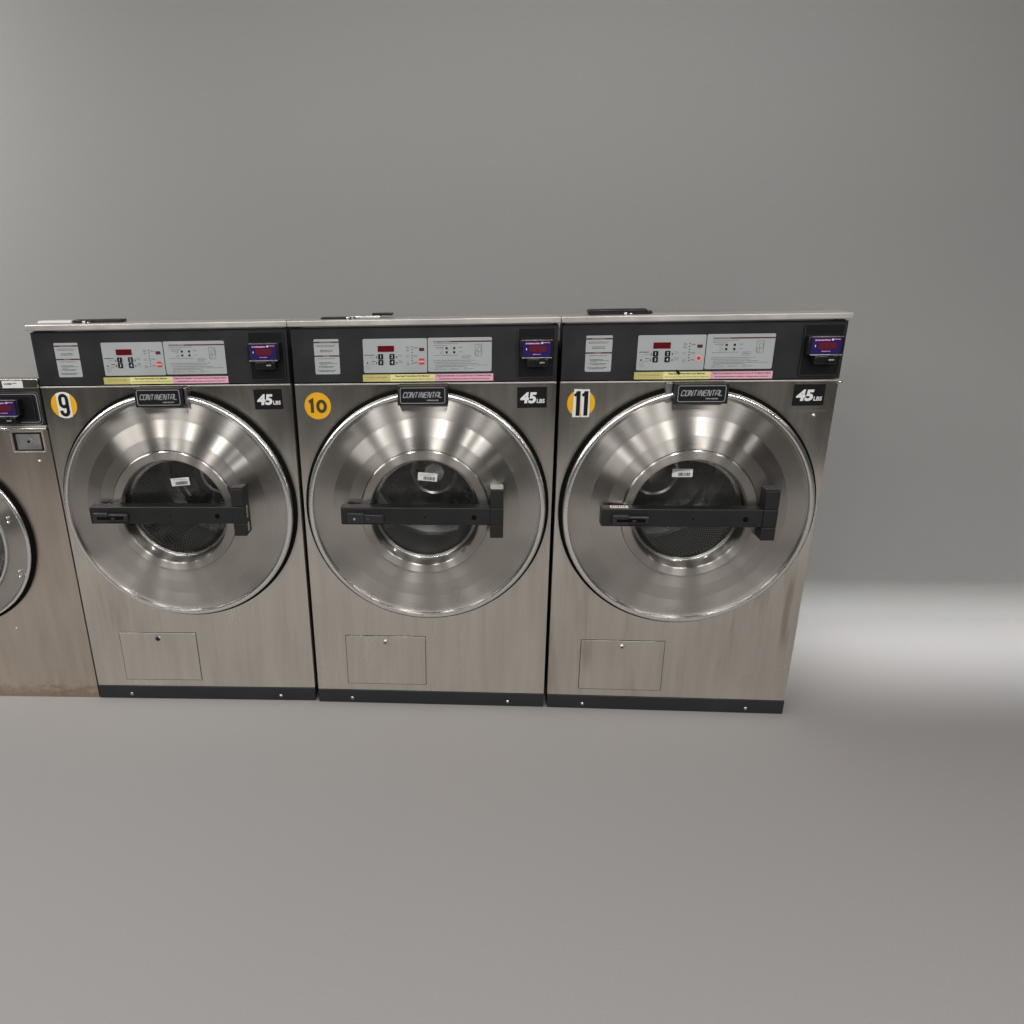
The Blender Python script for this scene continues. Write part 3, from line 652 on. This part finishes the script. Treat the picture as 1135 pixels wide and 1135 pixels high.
# ---------------------------------------------------------------- smaller neighbour, cut by the left edge of the photo
def small_washer():
    rnd = random.Random(3)
    root = thing('washing_machine', A9['loc'], A9['rz'], 'lower steel washer at the far left, rusty along its foot, without a kick plate', 'washing machine', 'front-loading washing machines standing in a row')
    X1 = -.3925; X0 = X1 - .845; cx = -.815; cz = .600
    m = MB(); m.box(X0+.003, X0+.006, .02, .9, 0, .97, 'cab'); m.box(X1-.006, X1-.003, .02, .9, 0, .97, 'cab'); m.box(X0+.006, X1-.006, .08, .9, .96, .97, 'cab'); m.box(X0+.006, X1-.006, .897, .9, 0, .96, 'cab')
    m.box(X0+.003, X0+.006, .01, .07, .97, 1.09, 'cab'); m.box(X1-.006, X1-.003, .01, .07, .97, 1.09, 'cab'); m.box(X0+.006, X1-.006, .067, .07, .97, 1.09, 'cab'); m.obj('cabinet', root)
    m = plate_with_hole(X0, X1, .0, .966, cx, cz, .27, 'steel_foot', .02); m.obj('front_panel', root)
    m = MB(); m.box(X0, X1, -.008, .01, .9665, .9735, 'rim', .002); m.box(X0, X1, -.004, .01, .974, .9800, 'cap', .001); m.obj('seam_trim', root)
    m = MB(); m.box(X0, X1, -.003, .02, .9805, 1.0920, 'fascia', .002); fs = m.obj('control_fascia', root)
    m = MB(); m.rframe(X0+.004, X1-.004, .9835, 1.0850, .0022, -.0055, -.003, .012, 'dull'); m.rframe(X0+.010, X1-.011, .9905, 1.0790, .0016, -.0060, -.003, .010, 'silver'); m.obj('frame_trim', fs)
    m = MB(); m.box(X0-.002, X1+.002, -.006, .05, 1.0955, 1.1240, 'steel', .002); lid = m.obj('top_cap', root)
    m = MB(); m.box(-.5030, -.4385, -.0066, -.0060, 1.0975, 1.1190, 'paper'); 
    m.scribble(-.497, -.472, 1.110, .006, -.0070, 'greyink', rnd); m.scribble(-.470, -.455, 1.112, .003, -.0070, 'greyink', rnd); m.obj('paper_label', lid)
    reader(root, -.60, -.415, .9965, 1.0725, -.500, 1.040, .078, rnd, -.003)
    # coin lock
    m = MB(); m.rframe(-.5130, -.4090, .8955, .9620, .0035, -.005, 0, .002, 'cap'); m.rrect(-.508, -.414, .900, .958, -.001, 0, .002, 'plastic'); cl = m.obj('coin_box', root)
    m = MB(); m.rrect(-.496, -.419, .9045, .9535, -.004, -.001, .002, 'dull'); m.disc(-.457, .930, .012, -.0055, -.004, 'dull', 24); m.disc(-.457, .930, .0045, -.0062, -.0055, 'plastic', 16); m.obj('lock_plate', cl)
    for x, z, r in ((-.436, .866, .005), (-.640, .272, .0045)):
        m = MB(); m.disc(x, z, r, -.002, 0, 'screw', 16, dome=.003); m.obj('screw', root)
    D = (cx, 0, cz)
    m = MB(); m.lathe([(.27, -.001), (.307, -.001), (.3085, -.005), (.3075, -.012), (.288, -.013)], 'rubber'); m.obj('door_gasket', root, D)
    m = MB(); m.lathe([(.298, -.008), (.2985, -.016), (.297, -.021), (.293, -.023), (.2885, -.022), (.286, -.019)], 'rim'); d = m.obj('door', root, D)
    m = MB(); m.lathe([(.286, -.019), (.2840, -.018), (.245, -.026), (.232, -.027), (.2270, -.024)], 'spun'); m.obj('door_skin', d)
    m = MB(); m.lathe([(.2270, -.022), (.226, -.031), (.222, -.0325), (.219, -.030), (.216, -.01), (.208, .02), (.206, .05)], 'cap'); m.obj('window_ring', d)
    m = MB(); m.lathe([(.218, -.012), (.20, -.004), (.15, .002), (.0005, .006)], 'glass'); m.obj('window_glass', d)
    for x, z in ((-.5655, .684), (-.5665, .669), (-.5675, .496), (-.568, .478)):
        m = MB(); m.disc(x-cx, z-cz, .0052, -.029, -.018, 'screw', 16, dome=.003); m.obj('bolt', d)
    m = MB(); m.lathe([(.206, .05), (.25, .06), (.27, .09), (.27, .42)], 'perf', 96, uvlen=True); m.lathe([(.27, .42), (.1, .43), (.0005, .43)], 'drumdark', 64); m.obj('drum', root, D)
    return root
small_washer()

# ---------------------------------------------------------------- floor and wall
bm = bmesh.new()
YW0, RC, X = .70, .13, 8
def sheet(name, pts, mat):
    b = bmesh.new(); rows = [[b.verts.new((x, y, z)) for x in (-X, X)] for y, z in pts]
    for a, c in zip(rows, rows[1:]):
        f = b.faces.new((a[0], a[1], c[1], c[0])); f.smooth = True
    bmesh.ops.recalc_face_normals(b, faces=b.faces[:])
    me = bpy.data.meshes.new(name); b.to_mesh(me); b.free(); me.materials.append(M[mat])
    o = bpy.data.objects.new(name, me); COL.objects.link(o); o['kind'] = 'structure'; return o
bm.free()
sheet('floor', [(-3.2, 0), (YW0, 0)], 'floor')
pts = [(YW0 + RC*math.sin(a), RC - RC*math.cos(a)) for a in [math.radians(q*3.75) for q in range(25)]]
pts.append((YW0+RC, 4.2))
sheet('wall', pts, 'wall')

# ---------------------------------------------------------------- light
w = bpy.data.worlds.new('World'); S.world = w; w.use_nodes = True
bg = w.node_tree.nodes['Background']; bg.inputs[0].default_value = (.49, .495, .48, 1); bg.inputs[1].default_value = .05
def area(name, loc, target, sx, sy, power, col=(1, .985, .965), spread=180):
    l = bpy.data.lights.new(name, 'AREA'); l.shape = 'RECTANGLE'; l.size = sx; l.size_y = sy; l.energy = power; l.color = col; l.spread = math.radians(spread)
    o = bpy.data.objects.new(name, l); COL.objects.link(o); o.location = loc
    o.rotation_euler = (Vector(target) - Vector(loc)).to_track_quat('-Z', 'Y').to_euler(); return o
# row of ceiling strip lamps in front of the machines: their reflections are the spokes on the doors
for x in (-5.4, -3.4, -2.2, -.9, .5, 1.7, 3.0, 4.9):
    area('overhead_strip', (x, -2.2, 3.05), (x, -2.2, 0), .07, 1.0, 25)
for x in (-2.6, .2, 3.0):
    area('overhead_strip', (x, -6.0, 3.05), (x, -5.0, 0), .16, 1.2, 46)  # added row further back, sends light through the door windows into the drums
# added unseen light that rakes the wall from the left, and a narrow lamp over the strip of floor behind the right end
area('added_wall_wash', (-3.4, -.5, 2.7), (-2.9, .83, 2.0), .8, .8, 56)
area('floor_lamp', (2.35, .56, 2.4), (2.35, .53, 0), 2.2, .16, 6.2, col=(.98, .995, 1), spread=28)
area('added_wall_wash', (.6, -1.1, 3.0), (.6, .83, 2.0), 2.6, .3, 4.5, spread=80)  # second added wash, brightens the upper wall behind the machines

# ---------------------------------------------------------------- camera
cam = bpy.data.cameras.new('Camera'); co = bpy.data.objects.new('Camera', cam); COL.objects.link(co); S.camera = co
co.rotation_mode = 'XYZ'; co.location = (.16839, -2.19236, 1.42832); co.rotation_euler = (1.222851, .019985, .074132)
cam.sensor_width = 36; cam.lens = 819.255/1135*36; cam.shift_x = (567.5-469.298)/1135; cam.shift_y = (589.95-567.5)/1135
cam.clip_start = .05; cam.clip_end = 60
S.view_settings.view_transform = 'Standard'; S.view_settings.look = 'None'; S.view_settings.exposure = -.05; S.view_settings.gamma = 1; S.view_settings.use_curve_mapping = False
S.cycles.use_denoising = True
S.cycles.max_bounces = 8; S.cycles.transparent_max_bounces = 12
S.cycles.sample_clamp_indirect = 6
